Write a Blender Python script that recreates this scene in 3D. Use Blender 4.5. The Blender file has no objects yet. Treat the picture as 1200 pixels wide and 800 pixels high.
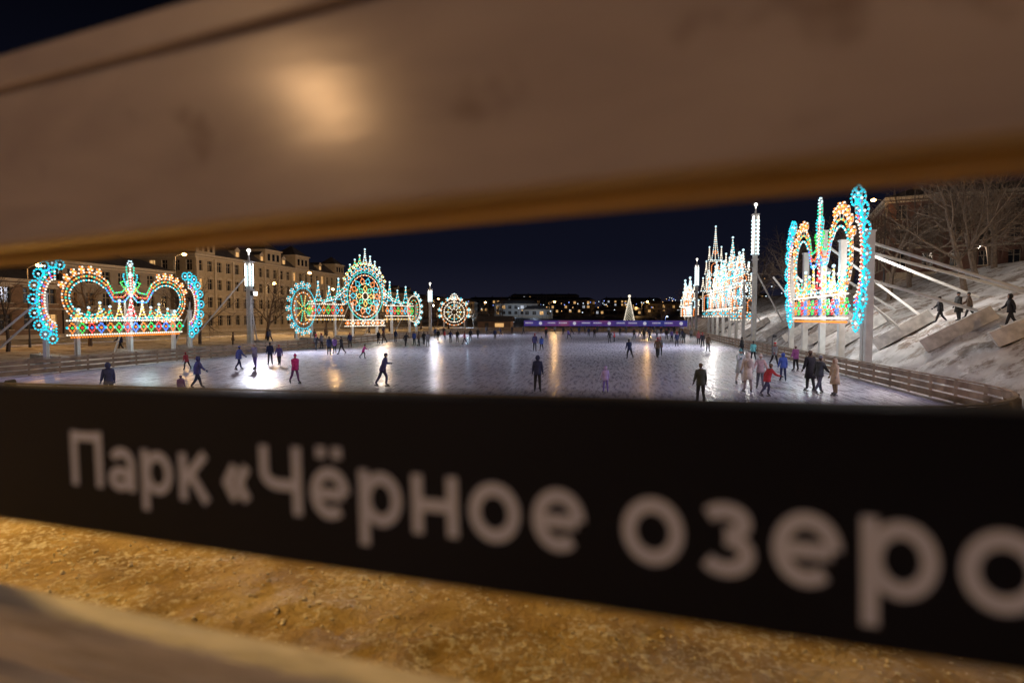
import bpy, bmesh, math, random
from mathutils import Vector, Matrix, noise
random.seed(7)
scene=bpy.context.scene
col=scene.collection
R=math.radians
YAW=R(11.03)

# ---------------------------------------------------------------- materials
def newmat(name):
    m=bpy.data.materials.new(name); m.use_nodes=True
    return m, m.node_tree.nodes, m.node_tree.links, m.node_tree.nodes["Principled BSDF"]
def mat(name,c,rough=.6,var=.25,scale=3.0,bump=0.0,bscale=None,metal=0.0,detail=3,stretch=None,spec=None):
    m,n,l,b=newmat(name)
    tc=n.new("ShaderNodeTexCoord"); src=tc.outputs["Object"]
    if stretch:
        mp=n.new("ShaderNodeMapping"); mp.inputs["Scale"].default_value=stretch
        l.new(src,mp.inputs["Vector"]); src=mp.outputs["Vector"]
    nz=n.new("ShaderNodeTexNoise"); nz.inputs["Scale"].default_value=scale; nz.inputs["Detail"].default_value=detail
    l.new(src,nz.inputs["Vector"])
    rp=n.new("ShaderNodeValToRGB")
    rp.color_ramp.elements[0].position=.3; rp.color_ramp.elements[1].position=.7
    rp.color_ramp.elements[0].color=tuple(max(0,x*(1-var)) for x in c)+(1,)
    rp.color_ramp.elements[1].color=tuple(min(1,x*(1+var)) for x in c)+(1,)
    l.new(nz.outputs["Fac"],rp.inputs["Fac"]); l.new(rp.outputs["Color"],b.inputs["Base Color"])
    b.inputs["Roughness"].default_value=rough; b.inputs["Metallic"].default_value=metal
    if spec is not None: b.inputs["Specular IOR Level"].default_value=spec
    if bump>0:
        n2=n.new("ShaderNodeTexNoise"); n2.inputs["Scale"].default_value=bscale or scale*4; n2.inputs["Detail"].default_value=4
        l.new(src,n2.inputs["Vector"])
        bp=n.new("ShaderNodeBump"); bp.inputs["Strength"].default_value=bump; bp.inputs["Distance"].default_value=.05
        l.new(n2.outputs["Fac"],bp.inputs["Height"]); l.new(bp.outputs["Normal"],b.inputs["Normal"])
    return m
def emat(name,c,s,sample='NONE'):
    m,n,l,b=newmat(name)
    b.inputs["Base Color"].default_value=tuple(x*.5 for x in c)+(1,)
    b.inputs["Emission Color"].default_value=c+(1,); b.inputs["Emission Strength"].default_value=s
    try: m.cycles.emission_sampling=sample
    except Exception: pass
    return m

M_white=mat("white_painted_steel",(.62,.62,.60),.45,.1,2)
M_conc=mat("concrete",(.58,.56,.53),.85,.25,2.5,.4)
M_wood_rail=mat("barrier_wood",(.30,.22,.15),.7,.35,1.5,.2)
M_dark=mat("dark_metal",(.04,.04,.045),.5,.3,4)
M_bark=mat("bark",(.12,.085,.06),.9,.4,6,0)
M_asph=mat("asphalt",(.05,.05,.052),.8,.3,4,.3)
M_roof=mat("roof_metal",(.10,.09,.09),.5,.3,1.2)
M_trim=mat("stone_trim",(.50,.43,.33),.8,.12,2)
M_glass=mat("dark_glass",(.02,.022,.028),.12,.3,1)
BC={"cyan":(.01,.60,.78),"teal":(.01,.70,.45),"orange":(1,.24,.02),"red":(.95,.03,.03),"white":(1,.88,.70),"cool":(.62,.90,1),"green":(.04,.72,.10),"blue":(.05,.20,1),"yellow":(1,.60,.10)}
BS={"cyan":1.5,"teal":1.4,"orange":1.5,"red":1.4,"white":1.4,"cool":1.4,"green":1.4,"blue":2.0,"yellow":1.4}
BM={k:emat("bulb_"+k,BC[k],BS[k]) for k in BC}
M_bar=emat("light_tube",(1,.92,.80),4)
M_litwin=emat("lit_window",(1,.58,.22),.7)
M_litwin2=emat("lit_window_cool",(.85,.9,1),.5)
M_sod=emat("sodium_lamp_glass",(1,.55,.16),25)
M_lampw=emat("white_lamp_glass",(1,.93,.82),12)

# ---------------------------------------------------------------- mesh builder
class MB:
    def __init__(s): s.v=[]; s.f=[]; s.m=[]
    def quad(s,a,b,c,d,m=0):
        i=len(s.v); s.v+= [tuple(a),tuple(b),tuple(c),tuple(d)]; s.f.append((i,i+1,i+2,i+3)); s.m.append(m)
    def tri(s,a,b,c,m=0):
        i=len(s.v); s.v+= [tuple(a),tuple(b),tuple(c)]; s.f.append((i,i+1,i+2)); s.m.append(m)
    def box(s,c,d,m=0,rz=0,mtx=None):
        i=len(s.v); hx,hy,hz=d[0]/2,d[1]/2,d[2]/2
        cr,sr=math.cos(rz),math.sin(rz)
        for x,y,z in ((-hx,-hy,-hz),(hx,-hy,-hz),(hx,hy,-hz),(-hx,hy,-hz),(-hx,-hy,hz),(hx,-hy,hz),(hx,hy,hz),(-hx,hy,hz)):
            if mtx is not None:
                p=mtx@Vector((x,y,z)); s.v.append((p.x+c[0],p.y+c[1],p.z+c[2]))
            else: s.v.append((c[0]+x*cr-y*sr,c[1]+x*sr+y*cr,c[2]+z))
        for q in ((0,3,2,1),(4,5,6,7),(0,1,5,4),(1,2,6,5),(2,3,7,6),(3,0,4,7)):
            s.f.append(tuple(i+k for k in q)); s.m.append(m)
    def tube(s,p0,p1,r0,r1=None,n=6,m=0,caps=True):
        if r1 is None: r1=r0
        p0=Vector(p0); p1=Vector(p1); d=p1-p0
        if d.length<1e-6: return
        d.normalize(); a=d.orthogonal().normalized(); b=d.cross(a)
        i=len(s.v)
        for p,r in ((p0,r0),(p1,r1)):
            for k in range(n):
                t=2*math.pi*k/n+.4
                q=p+a*(math.cos(t)*r)+b*(math.sin(t)*r); s.v.append(tuple(q))
        for k in range(n):
            k2=(k+1)%n; s.f.append((i+k,i+k2,i+n+k2,i+n+k)); s.m.append(m)
        if caps:
            s.f.append(tuple(i+n-1-k for k in range(n))); s.m.append(m)
            s.f.append(tuple(i+n+k for k in range(n))); s.m.append(m)
    def sphere(s,c,r,m=0,seg=10,rings=7,func=None,mf=None):
        i=len(s.v); c=Vector(c)
        if not isinstance(r,(tuple,list)): r=(r,r,r)
        for a in range(rings+1):
            th=math.pi*a/rings
            for b in range(seg):
                ph=2*math.pi*b/seg
                d=Vector((math.sin(th)*math.cos(ph),math.sin(th)*math.sin(ph),math.cos(th)))
                p=Vector((d.x*r[0],d.y*r[1],d.z*r[2]))
                if func: p=func(p,d)
                s.v.append(tuple(c+p))
        for a in range(rings):
            th=math.pi*(a+.5)/rings
            for b in range(seg):
                b2=(b+1)%seg; ph=2*math.pi*(b+.5)/seg
                mm=m
                if mf: mm=mf(Vector((math.sin(th)*math.cos(ph),math.sin(th)*math.sin(ph),math.cos(th))))
                s.f.append((i+a*seg+b,i+(a+1)*seg+b,i+(a+1)*seg+b2,i+a*seg+b2)); s.m.append(mm)
    def obj(s,name,mats,parent=None,loc=(0,0,0),rot=(0,0,0),smooth=False):
        me=bpy.data.meshes.new(name); me.from_pydata(s.v,[],s.f)
        for x in mats: me.materials.append(x)
        me.polygons.foreach_set("material_index",s.m)
        if smooth: me.polygons.foreach_set("use_smooth",[True]*len(s.f))
        me.update()
        o=bpy.data.objects.new(name,me); col.objects.link(o)
        o.location=loc; o.rotation_euler=rot
        if parent: o.parent=parent
        return o
def empty(name,loc=(0,0,0),rot=(0,0,0)):
    e=bpy.data.objects.new(name,None); col.objects.link(e); e.location=loc; e.rotation_euler=rot; e.empty_display_size=.3
    return e
def light(name,kind,loc,energy,color,parent=None,size=.2,target=None,spot=None,blend=1):
    d=bpy.data.lights.new(name,kind); d.energy=energy; d.color=color
    if kind in('POINT','SPOT'): d.shadow_soft_size=size
    if kind=='SPOT': d.spot_size=R(spot); d.spot_blend=blend
    o=bpy.data.objects.new(name,d); col.objects.link(o); o.location=loc
    if target is not None:
        o.rotation_euler=(Vector(target)-Vector(loc)).to_track_quat('-Z','Y').to_euler()
    if parent: o.parent=parent; 
    return o

# ---------------------------------------------------------------- terrain
def sm(a,b,x):
    t=max(0,min(1,(x-a)/(b-a))); return t*t*(3-2*t)
def lerpt(tab,x):
    if x<=tab[0][0]: return tab[0][1]
    for (a,ya),(b,yb) in zip(tab,tab[1:]):
        if x<=b: return ya+(yb-ya)*(x-a)/(b-a)
    return tab[-1][1]
def ground(x,y,fine=True):
    right=lerpt([(16.3,0),(21,3.5),(35,8.6),(38,9),(400,14)],x)*(1-sm(170,330,y)*.6)
    left=lerpt([(-300,4),(-60,.5),(-46,.4),(-40,0)],x)
    near=2.1*(1-sm(7.5,15,y))
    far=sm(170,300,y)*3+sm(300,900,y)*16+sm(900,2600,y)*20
    h=max(right,left,near)+far
    if -36.6<x<14 and 16<y<146.5: return -.06
    if fine:
        n=noise.noise(Vector((x*.35,y*.35,0)))
        if y<10 and abs(x)<14:
            h+=.03*noise.noise(Vector((x*1.3,y*1.3,3)))+.022*noise.noise(Vector((x*5,y*5,1)))+.014*noise.noise(Vector((x*13,y*13,1)))
        elif x>16: h+=.25*n+.2*noise.noise(Vector((x*1.2,y*1.2,5)))+.08*noise.noise(Vector((x*3,y*3,5)))
        elif x<-38 or y>148: h+=.08*n
    return h
def axis(parts):
    r=[]
    for a,b,st in parts:
        k=max(1,int(round((b-a)/st))); r+=[a+(b-a)*i/k for i in range(k)]
    r.append(parts[-1][1]); return r
xs=axis([(-2600,-400,200),(-400,-80,20),(-80,-36.5,1.2),(-36.5,-5,2.5),(-5,5,.06),(5,13.9,.8),(13.9,27,.3),(27,60,1.2),(60,400,20),(400,2600,200)])
ys=axis([(-300,-20,20),(-20,1,1.2),(1,6.5,.06),(6.5,16,.6),(16,60,.5),(60,180,2),(180,500,16),(500,3000,120)])
verts=[(x,y,ground(x,y)) for y in ys for x in xs]
nx=len(xs); faces=[(j*nx+i,j*nx+i+1,(j+1)*nx+i+1,(j+1)*nx+i) for j in range(len(ys)-1) for i in range(nx-1)]
me=bpy.data.meshes.new("ground"); me.from_pydata(verts,[],faces)
me.polygons.foreach_set("use_smooth",[True]*len(faces))
at=me.attributes.new("zone",'FLOAT_COLOR','POINT')
cols=[]
for (x,y,z) in verts:
    sand=1-sm(9,14,y) if x<40 else 0
    dirt=sm(15.5,18,x)*.85 if x<60 else .6
    if x<-44: dirt=.8
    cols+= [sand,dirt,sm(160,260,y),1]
at.data.foreach_set("color",cols)
g=bpy.data.objects.new("ground",me); col.objects.link(g)
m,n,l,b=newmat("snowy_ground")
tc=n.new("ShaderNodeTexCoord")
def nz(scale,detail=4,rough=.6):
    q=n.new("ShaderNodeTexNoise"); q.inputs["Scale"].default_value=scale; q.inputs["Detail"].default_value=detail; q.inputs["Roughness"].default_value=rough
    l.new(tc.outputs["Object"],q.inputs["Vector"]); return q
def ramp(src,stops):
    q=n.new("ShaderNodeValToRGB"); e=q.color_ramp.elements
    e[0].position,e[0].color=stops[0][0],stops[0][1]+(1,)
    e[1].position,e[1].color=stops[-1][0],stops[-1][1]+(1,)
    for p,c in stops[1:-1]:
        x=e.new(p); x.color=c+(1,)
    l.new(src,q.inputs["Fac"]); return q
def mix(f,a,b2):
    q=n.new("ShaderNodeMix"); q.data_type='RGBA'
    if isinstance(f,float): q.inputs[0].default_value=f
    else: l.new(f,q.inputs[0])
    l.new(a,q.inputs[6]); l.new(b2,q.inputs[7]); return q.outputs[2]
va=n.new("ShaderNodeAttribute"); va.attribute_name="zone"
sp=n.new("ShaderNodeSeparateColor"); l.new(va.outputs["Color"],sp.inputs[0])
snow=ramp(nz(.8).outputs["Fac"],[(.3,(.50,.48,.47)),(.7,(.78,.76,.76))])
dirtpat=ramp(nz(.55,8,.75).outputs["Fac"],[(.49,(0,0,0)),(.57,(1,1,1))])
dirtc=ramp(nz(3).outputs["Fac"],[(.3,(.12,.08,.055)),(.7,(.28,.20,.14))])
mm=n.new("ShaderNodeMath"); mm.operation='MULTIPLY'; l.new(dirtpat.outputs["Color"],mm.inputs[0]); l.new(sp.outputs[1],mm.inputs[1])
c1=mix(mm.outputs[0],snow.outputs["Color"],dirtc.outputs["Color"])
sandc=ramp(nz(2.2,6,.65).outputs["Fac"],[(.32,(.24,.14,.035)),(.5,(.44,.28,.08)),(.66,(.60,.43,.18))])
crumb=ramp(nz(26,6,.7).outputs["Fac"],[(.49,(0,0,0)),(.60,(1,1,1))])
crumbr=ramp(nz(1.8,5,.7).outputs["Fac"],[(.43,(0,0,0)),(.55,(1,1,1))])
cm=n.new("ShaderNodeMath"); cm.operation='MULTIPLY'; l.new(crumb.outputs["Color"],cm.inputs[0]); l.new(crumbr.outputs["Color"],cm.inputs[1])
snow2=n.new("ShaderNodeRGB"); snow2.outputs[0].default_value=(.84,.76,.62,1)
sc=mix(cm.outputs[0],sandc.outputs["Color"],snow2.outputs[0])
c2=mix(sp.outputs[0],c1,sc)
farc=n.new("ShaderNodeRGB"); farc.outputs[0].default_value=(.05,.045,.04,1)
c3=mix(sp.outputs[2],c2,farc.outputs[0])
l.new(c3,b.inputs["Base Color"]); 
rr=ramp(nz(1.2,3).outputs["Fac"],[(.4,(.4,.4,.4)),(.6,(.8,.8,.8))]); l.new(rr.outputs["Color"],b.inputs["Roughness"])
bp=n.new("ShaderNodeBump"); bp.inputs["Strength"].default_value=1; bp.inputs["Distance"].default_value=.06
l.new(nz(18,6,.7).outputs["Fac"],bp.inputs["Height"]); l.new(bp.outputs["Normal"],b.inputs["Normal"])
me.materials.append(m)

# icy crumbs on the promenade
mb=MB()
for i in range(8000):
    x=random.uniform(-4.8,4.8); y=random.uniform(1.6,6.4)
    if noise.noise(Vector((x*.9,y*.9,7)))<random.uniform(-.25,.35): continue
    r=random.uniform(.003,.012)*(1 if random.random()<.95 else 1.8)
    z=ground(x,y)
    mb.sphere((x,y,z+r*.2),(r*random.uniform(.7,1.5),r,r*.7),0,5,3,lambda p,d:p*(1+.5*noise.noise(p*90+Vector((i,0,0)))))
M_crumb=mat("icy_crumb",(.74,.64,.46),.5,.3,20)
mb.obj("snow_crumbs",[M_crumb])

# ---------------------------------------------------------------- ice
mb=MB(); X0,X1,Y0,Y1=-36.3,13.7,18,146; rc=7
pts=[]
for cx,cy,a0 in ((X1-rc,Y0+rc,-90),(X1-rc,Y1-rc,0),(X0+rc,Y1-rc,90),(X0+rc,Y0+rc,180)):
    for k in range(9):
        a=R(a0+90*k/8); pts.append((cx+rc*math.cos(a),cy+rc*math.sin(a)))
rinkpts=pts
mb.v=[(x,y,0) for x,y in pts]; mb.f=[tuple(range(len(pts)))]; mb.m=[0]
m,n,l,b=newmat("ice")
tc=n.new("ShaderNodeTexCoord")
base=ramp(nz(.12,6,.65).outputs["Fac"],[(.35,(.40,.38,.49)),(.65,(.64,.61,.72))])
mp=n.new("ShaderNodeMapping"); mp.inputs["Scale"].default_value=(2.2,.25,1); mp.inputs["Rotation"].default_value=(0,0,.3)
l.new(tc.outputs["Object"],mp.inputs["Vector"])
scn=n.new("ShaderNodeTexNoise"); scn.inputs["Scale"].default_value=2.5; scn.inputs["Detail"].default_value=8; scn.inputs["Roughness"].default_value=.75
l.new(mp.outputs["Vector"],scn.inputs["Vector"])
scr=ramp(scn.outputs["Fac"],[(.46,(0,0,0)),(.60,(1,1,1))])
wh=n.new("ShaderNodeRGB"); wh.outputs[0].default_value=(.82,.81,.88,1)
mq=n.new("ShaderNodeMath"); mq.operation='MULTIPLY'; mq.inputs[1].default_value=.65; l.new(scr.outputs["Color"],mq.inputs[0])
l.new(mix(mq.outputs[0],base.outputs["Color"],wh.outputs[0]),b.inputs["Base Color"])
rr=ramp(scn.outputs["Fac"],[(.35,(.13,.13,.13)),(.65,(.5,.5,.5))]); l.new(rr.outputs["Color"],b.inputs["Roughness"])
bp=n.new("ShaderNodeBump"); bp.inputs["Strength"].default_value=.2; bp.inputs["Distance"].default_value=.02
l.new(nz(5,5,.7).outputs["Fac"],bp.inputs["Height"]); l.new(bp.outputs["Normal"],b.inputs["Normal"])
mb.obj("ice_rink",[m])

# rink barrier
mb=MB()
P=[(x,y) for x,y in rinkpts]; P.append(P[0])
for (xa,ya),(xb,yb) in zip(P,P[1:]):
    Lg=math.hypot(xb-xa,yb-ya); an=math.atan2(yb-ya,xb-xa); k=max(1,int(Lg/2.0))
    for i in range(k):
        t=(i+.5)/k; cx,cy=xa+(xb-xa)*t,ya+(yb-ya)*t; seg=Lg/k
        for z,h,w in ((.2,.26,.04),(.52,.24,.04),(.84,.24,.04)):
            mb.box((cx,cy,z),(seg-.01,w,h),0,an)
        mb.box((cx,cy,1.03),(seg+.02,.14,.05),0,an)
        t=i/k; nxn,nyn=math.sin(an)*.09,-math.cos(an)*.09
        mb.box((xa+(xb-xa)*t+nxn,ya+(yb-ya)*t+nyn,.5),(.09,.09,1.0),0,an)
mb.obj("rink_barrier",[M_wood_rail])

# ---------------------------------------------------------------- near wooden fence with the sign
FROT=(0,R(-1.54),R(-9.15)); FLOC=(-.0995,.5104,3.5595)
m,n,l,b=newmat("painted_fence_wood")
tc=n.new("ShaderNodeTexCoord"); mp=n.new("ShaderNodeMapping"); mp.inputs["Scale"].default_value=(1.5,6,5)
l.new(tc.outputs["Object"],mp.inputs["Vector"])
w1=n.new("ShaderNodeTexNoise"); w1.inputs["Scale"].default_value=2.2; w1.inputs["Detail"].default_value=4; w1.inputs["Distortion"].default_value=.4; l.new(mp.outputs["Vector"],w1.inputs["Vector"])
w1r=ramp(w1.outputs["Fac"],[(.3,(.40,.34,.34)),(.7,(.55,.48,.47))])
st=nz(6,3); str_=ramp(st.outputs["Fac"],[(.28,(1,1,1)),(.40,(0,0,0))])
dk=n.new("ShaderNodeRGB"); dk.outputs[0].default_value=(.20,.13,.09,1)
mq=n.new("ShaderNodeMath"); mq.operation='MULTIPLY'; mq.inputs[1].default_value=.7; l.new(str_.outputs["Color"],mq.inputs[0])
l.new(mix(mq.outputs[0],w1r.outputs["Color"],dk.outputs[0]),b.inputs["Base Color"]); b.inputs["Roughness"].default_value=.22
b.inputs["Specular IOR Level"].default_value=.26
b.inputs["Specular Tint"].default_value=(1,.78,.42,1)
bp=n.new("ShaderNodeBump"); bp.inputs["Strength"].default_value=.2; bp.inputs["Distance"].default_value=.004
l.new(w1.outputs["Fac"],bp.inputs["Height"]); l.new(bp.outputs["Normal"],b.inputs["Normal"])
M_fence=m
M_raw=mat("raw_pine",(.52,.38,.24),.65,.3,2.5,.3,8,stretch=(1,9,14))
M_rail=mat("frosted_pine",(.60,.54,.48),.7,.3,3.5,.4,10,stretch=(1,7,9),detail=6)
M_black=mat("black_sign_panel",(.006,.007,.015),.6,.3,3,spec=.2)
M_letter=mat("letter_vinyl",(.70,.75,.98),.6,.06,8)
fence=empty("wooden_fence",FLOC,FROT)
def plank(name,u0,u1,w0,w1,z0,z1,mt,parent,bev=.006):
    q=MB(); q.box(((u0+u1)/2,(w0+w1)/2,(z0+z1)/2),(u1-u0,w1-w0,z1-z0))
    o=q.obj(name,[mt],parent)
    md=o.modifiers.new("bev",'BEVEL'); md.width=bev; md.segments=3
    return o
plank("upper_plank",-2.4,1.3,0,.045,.155,.358,M_fence,fence,.008)
plank("top_plank",-2.4,1.3,.004,.05,.366,.412,M_fence,fence,.006)
plank("upper_beam",-2.4,1.3,.047,.115,.148,.25,M_raw,fence,.006)
plank("lower_rail",-2.4,1.3,-.005,.045,-.42,-.338,M_rail,fence,.01)
plank("lower_rail_board",-2.4,1.3,-.012,.04,-.53,-.43,M_rail,fence,.008)
for u in(-1.55,1.02):
    plank("post",u,u+.09,.12,.21,-1.6,.5,M_raw,fence,.006)
sign=empty("park_sign",FLOC,FROT)
plank("sign_panel",-1.4,.98,-.001,.05,-.219,-.0345,M_black,sign,.003)
CAPH=.070; SX=.070; XH=.77; hs=.098
def arc(cx,cy,rx,ry,a0,a1,n=20): return [(cx+rx*math.cos(R(a0+(a1-a0)*k/n)),cy+ry*math.sin(R(a0+(a1-a0)*k/n))) for k in range(n+1)]
G={
'П':(.85,[[(hs,0),(hs,1)],[(.85-hs,0),(.85-hs,1)],[(hs,1-hs),(.85-hs,1-hs)]]),
'а':(.68,[[(.68-hs,0),(.68-hs,.45)]+arc(.34,.46,.242,.22,0,150,12),arc(.30,.215,.205,.135,0,360,20)]),
'р':(.74,[[(hs,-.26),(hs,XH)],arc(.39,XH/2,.255,XH/2-hs,0,360,24)]),
'к':(.70,[[(hs,0),(hs,XH)],[(hs,.30),(.60,XH)],[(.28,.42),(.62,0)]]),
'«':(.55,[[(.26,.64),(.09,.38),(.26,.12)],[(.50,.64),(.33,.38),(.50,.12)]]),
'Ч':(.82,[[(hs,1),(hs,.66)]+arc(.38,.62,.282,.19,180,270,8)+[(.72,.43)],[(.82-hs,0),(.82-hs,1)]]),
'е':(.73,[[(hs+.03,.375),(.73-hs-.02,.375)],arc(.365,XH/2,.365-hs,XH/2-hs,0,310,22)]),
'н':(.74,[[(hs,0),(hs,XH)],[(.74-hs,0),(.74-hs,XH)],[(hs,XH/2),(.74-hs,XH/2)]]),
'о':(.76,[arc(.38,XH/2,.38-hs,XH/2-hs,0,360,24)]),
'з':(.64,[arc(.30,.565,.205,.125,150,-90,12),arc(.30,.245,.235,.16,90,-150,14)]),
'»':(.55,[[(.05,.64),(.22,.38),(.05,.12)],[(.29,.64),(.46,.38),(.29,.12)]]),
}
G['ё']=(.73,G['е'][1]+[[(.14,.96),(.30,.96)],[(.43,.96),(.59,.96)]])
lb=MB(); layer=0
def ribbon(pts,u0,zb,ch):
    global layer
    layer+=1; y=-.0022-.00008*(layer%7)
    closed=(abs(pts[0][0]-pts[-1][0])<1e-6 and abs(pts[0][1]-pts[-1][1])<1e-6 and len(pts)>3)
    Lp=[]
    N=len(pts); hw=.080
    for i in range(N):
        a=pts[i-1] if i>0 else (pts[-2] if closed else None); c=pts[i+1] if i<N-1 else (pts[1] if closed else None)
        p=Vector(pts[i]); d1=(p-Vector(a)).normalized() if a else None; d2=(Vector(c)-p).normalized() if c else None
        if d1 is None:d1=d2
        if d2 is None:d2=d1
        t=(d1+d2)
        t=t.normalized() if t.length>.3 else d1
        nrm=Vector((-t.y,t.x)); k=1/max(.6,abs(nrm.dot(Vector((-d1.y,d1.x)))))
        Lp.append((p+nrm*hw*k,p-nrm*hw*k))
    f=lambda q:(u0+q.x*SX,y,zb+q.y*ch)
    for (a,b_),(c,d) in zip(Lp,Lp[1:]): lb.quad(f(a),f(b_),f(d),f(c))
def word(s,u0,gap=.14):
    for ch in s:
        w,st=G[ch]; zb=-.158-(u0+.6)*.0220; cap=.070+(u0+.6)*.012
        for p in st: ribbon(p,u0,zb,cap)
        u0+=(w+gap)*SX
word("Парк",-.6086); word("«",-.352); word("Чёрное",-.2986); word("озеро»",.0971)
lb.obj("lettering",[M_letter],sign)

# ---------------------------------------------------------------- illuminated ornaments
bm=bmesh.new(); bmesh.ops.create_icosphere(bm,subdivisions=1,radius=1)
ICV=[tuple(v.co) for v in bm.verts]; ICF=[tuple(v.index for v in f.verts) for f in bm.faces]; bm.free()
class Orn:
    def __init__(s,name,origin,heading,r=.09,sp=.3,tr=.045,parent=None):
        s.e=empty(name,origin,(0,0,R(heading))); s.fr=MB(); s.b={}; s.r=r; s.sp=sp; s.tr=tr
        if parent: s.e.parent=parent
    def bulb(s,a,z,c,y=0,r=None): s.b.setdefault(c,[]).append((a,y,z,r or s.r))
    def line(s,pts,cols,sp=None,tube=True,y=0):
        if isinstance(cols,str): cols=[cols]
        sp=sp or s.sp; k=0; acc=0
        for p,q in zip(pts,pts[1:]):
            L=math.hypot(q[0]-p[0],q[1]-p[1])
            if L<1e-6: continue
            if tube: s.fr.tube((p[0],y+.05,p[1]),(q[0],y+.05,q[1]),s.tr,n=4)
            while acc<=L:
                t=acc/L; s.bulb(p[0]+(q[0]-p[0])*t,p[1]+(q[1]-p[1])*t,cols[k%len(cols)],y); k+=1; acc+=sp
            acc-=L
    def ell(s,cx,cz,rx,rz,a0,a1,cols,sp=None,tube=True,n=None):
        n=n or max(8,int(abs(a1-a0)/9)); s.line(arc(cx,cz,rx,rz,a0,a1,n),cols,sp,tube)
    def scallop(s,cx,cz,rx,rz,a0,a1,cnt,lr,cols,hub="cool"):
        for k in range(cnt):
            a=R(a0+(a1-a0)*(k+.5)/cnt); x=cx+rx*math.cos(a); z=cz+rz*math.sin(a)
            s.ell(x,z,lr,lr,0,360,cols,n=8)
            s.bulb(x,z,hub,r=s.r*1.2)
            s.fr.tube((cx+rx*.75*math.cos(a),.05,cz+rz*.75*math.sin(a)),(x,.05,z),s.tr,n=4)
    def spokes(s,cx,cz,rx,rz,i0,i1,a0,a1,cnt,cols):
        for k in range(cnt+1):
            a=R(a0+(a1-a0)*k/cnt)
            s.line([(cx+rx*i0*math.cos(a),cz+rz*i0*math.sin(a)),(cx+rx*i1*math.cos(a),cz+rz*i1*math.sin(a))],cols[k%len(cols)])
    def petals(s,cx,cz,r0,r1,cnt,cols):
        for k in range(cnt):
            a=2*math.pi*k/cnt; w=math.pi/cnt*.8; rm=(r0+r1)/2
            P=lambda r,t:(cx+r*math.cos(t),cz+r*math.sin(t))
            s.line([P(r0,a),P(rm,a+w),P(r1,a),P(rm,a-w),P(r0,a)],cols[k%len(cols)])
    def band(s,a0,a1,z0,z1,cnt,cols):
        s.line([(a0,z0),(a1,z0)],"white"); s.line([(a0,z1),(a1,z1)],"white")
        w=(a1-a0)/cnt; zc=(z0+z1)/2; hz=(z1-z0)*.36
        for k in range(cnt):
            c=a0+w*(k+.5); q=cols[k%len(cols)]
            s.line([(c-w*.42,zc),(c,zc+hz),(c+w*.42,zc),(c,zc-hz),(c-w*.42,zc)],q)
            s.bulb(c,zc,cols[(k+1)%len(cols)],r=s.r*1.3)
    def spire(s,c,z0,z1,w,cols,steps=5):
        s.line([(c-w,z0),(c-w*.35,z0+(z1-z0)*.45),(c,z1),(c+w*.35,z0+(z1-z0)*.45),(c+w,z0)],cols)
        for k in range(1,steps):
            t=k/steps; ww=w*(1-t)*.8; z=z0+(z1-z0)*t*.8
            s.line([(c-ww,z),(c+ww,z)],[cols[-1] if isinstance(cols,list) else cols],tube=False)
        s.bulb(c,z1+s.r*2,"cool",r=s.r*1.6)
    def arch(s,c,z0,w,h,cols):
        s.line([(c-w,z0),(c-w,z0+h-w)]+arc(c,z0+h-w,w,w,180,0,8)+[(c+w,z0)],cols)
    def tower(s,c,z0,z1,w,c1="white",c2="cool",c3="orange"):
        H=z1-z0; zz=z0; ww=w
        for t,(hh,k) in enumerate(((.22,1),(.18,.74),(.15,.5))):
            h=H*hh; s.line([(c-ww,zz),(c-ww,zz+h),(c+ww,zz+h),(c+ww,zz)],c1)
            s.line([(c-ww*1.12,zz+h+.25),(c+ww*1.12,zz+h+.25)],c2)
            na=max(1,3-t)
            for q in range(na):
                cc=c-ww+ww*2*(q+.5)/na; s.arch(cc,zz+.1,ww/na*.62,h*.8,c3 if q%2==0 else c2)
            for sg in(-1,1): s.spire(c+sg*ww,zz+h+.3,zz+h+H*.16,ww*.16,c1,2)
            zz+=h+.35; ww=w*(.74,.5,.3)[t]
        s.line([(c-ww,zz),(c-ww*.45,zz+(z1-zz)*.4),(c,z1),(c+ww*.45,zz+(z1-zz)*.4),(c+ww,zz)],[c1,c2])
        s.line([(c,zz),(c,z1)],c1); s.ell(c,zz+(z1-zz)*.22,ww*.5,ww*.5,0,360,c3,n=8); s.bulb(c,z1+.3,"cool",r=s.r*1.8)
    def palmette(s,c,z0,z1,w,cols):
        h=z1-z0
        for sg in(-1,1):
            for k,(f,hh) in enumerate(((1,.35),(.75,.6),(.4,.85))):
                s.line([(c,z0),(c+sg*w*f*.6,z0+h*hh*.45),(c+sg*w*f,z0+h*hh),(c+sg*w*f*.75,z0+h*hh*1.12)],cols[k%len(cols)])
        s.line([(c,z0),(c,z1)],"white"); s.ell(c,z1,h*.09,h*.09,0,360,"cool",n=6)
    def post(s,a,zt,w=.28,y=.25,zb=-1.2):
        s.fr.box((a,y,(zt+zb)/2),(w,w,zt-zb)); s.fr.box((a,y,zt+.05),(w*1.3,w*1.3,.1))
    def done(s):
        s.fr.obj("frame",[M_white],s.e)
        for c,L in s.b.items():
            v=[];f=[]
            for (a,y,z,r) in L:
                i=len(v); v+=[(a+x*r,y+yy*r,z+zz*r) for x,yy,zz in ICV]; f+=[tuple(i+k for k in q) for q in ICF]
            me=bpy.data.meshes.new("bulbs_"+c); me.from_pydata(v,[],f); me.materials.append(BM[c])
            o=bpy.data.objects.new("bulbs_"+c,me); col.objects.link(o); o.parent=s.e
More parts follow.
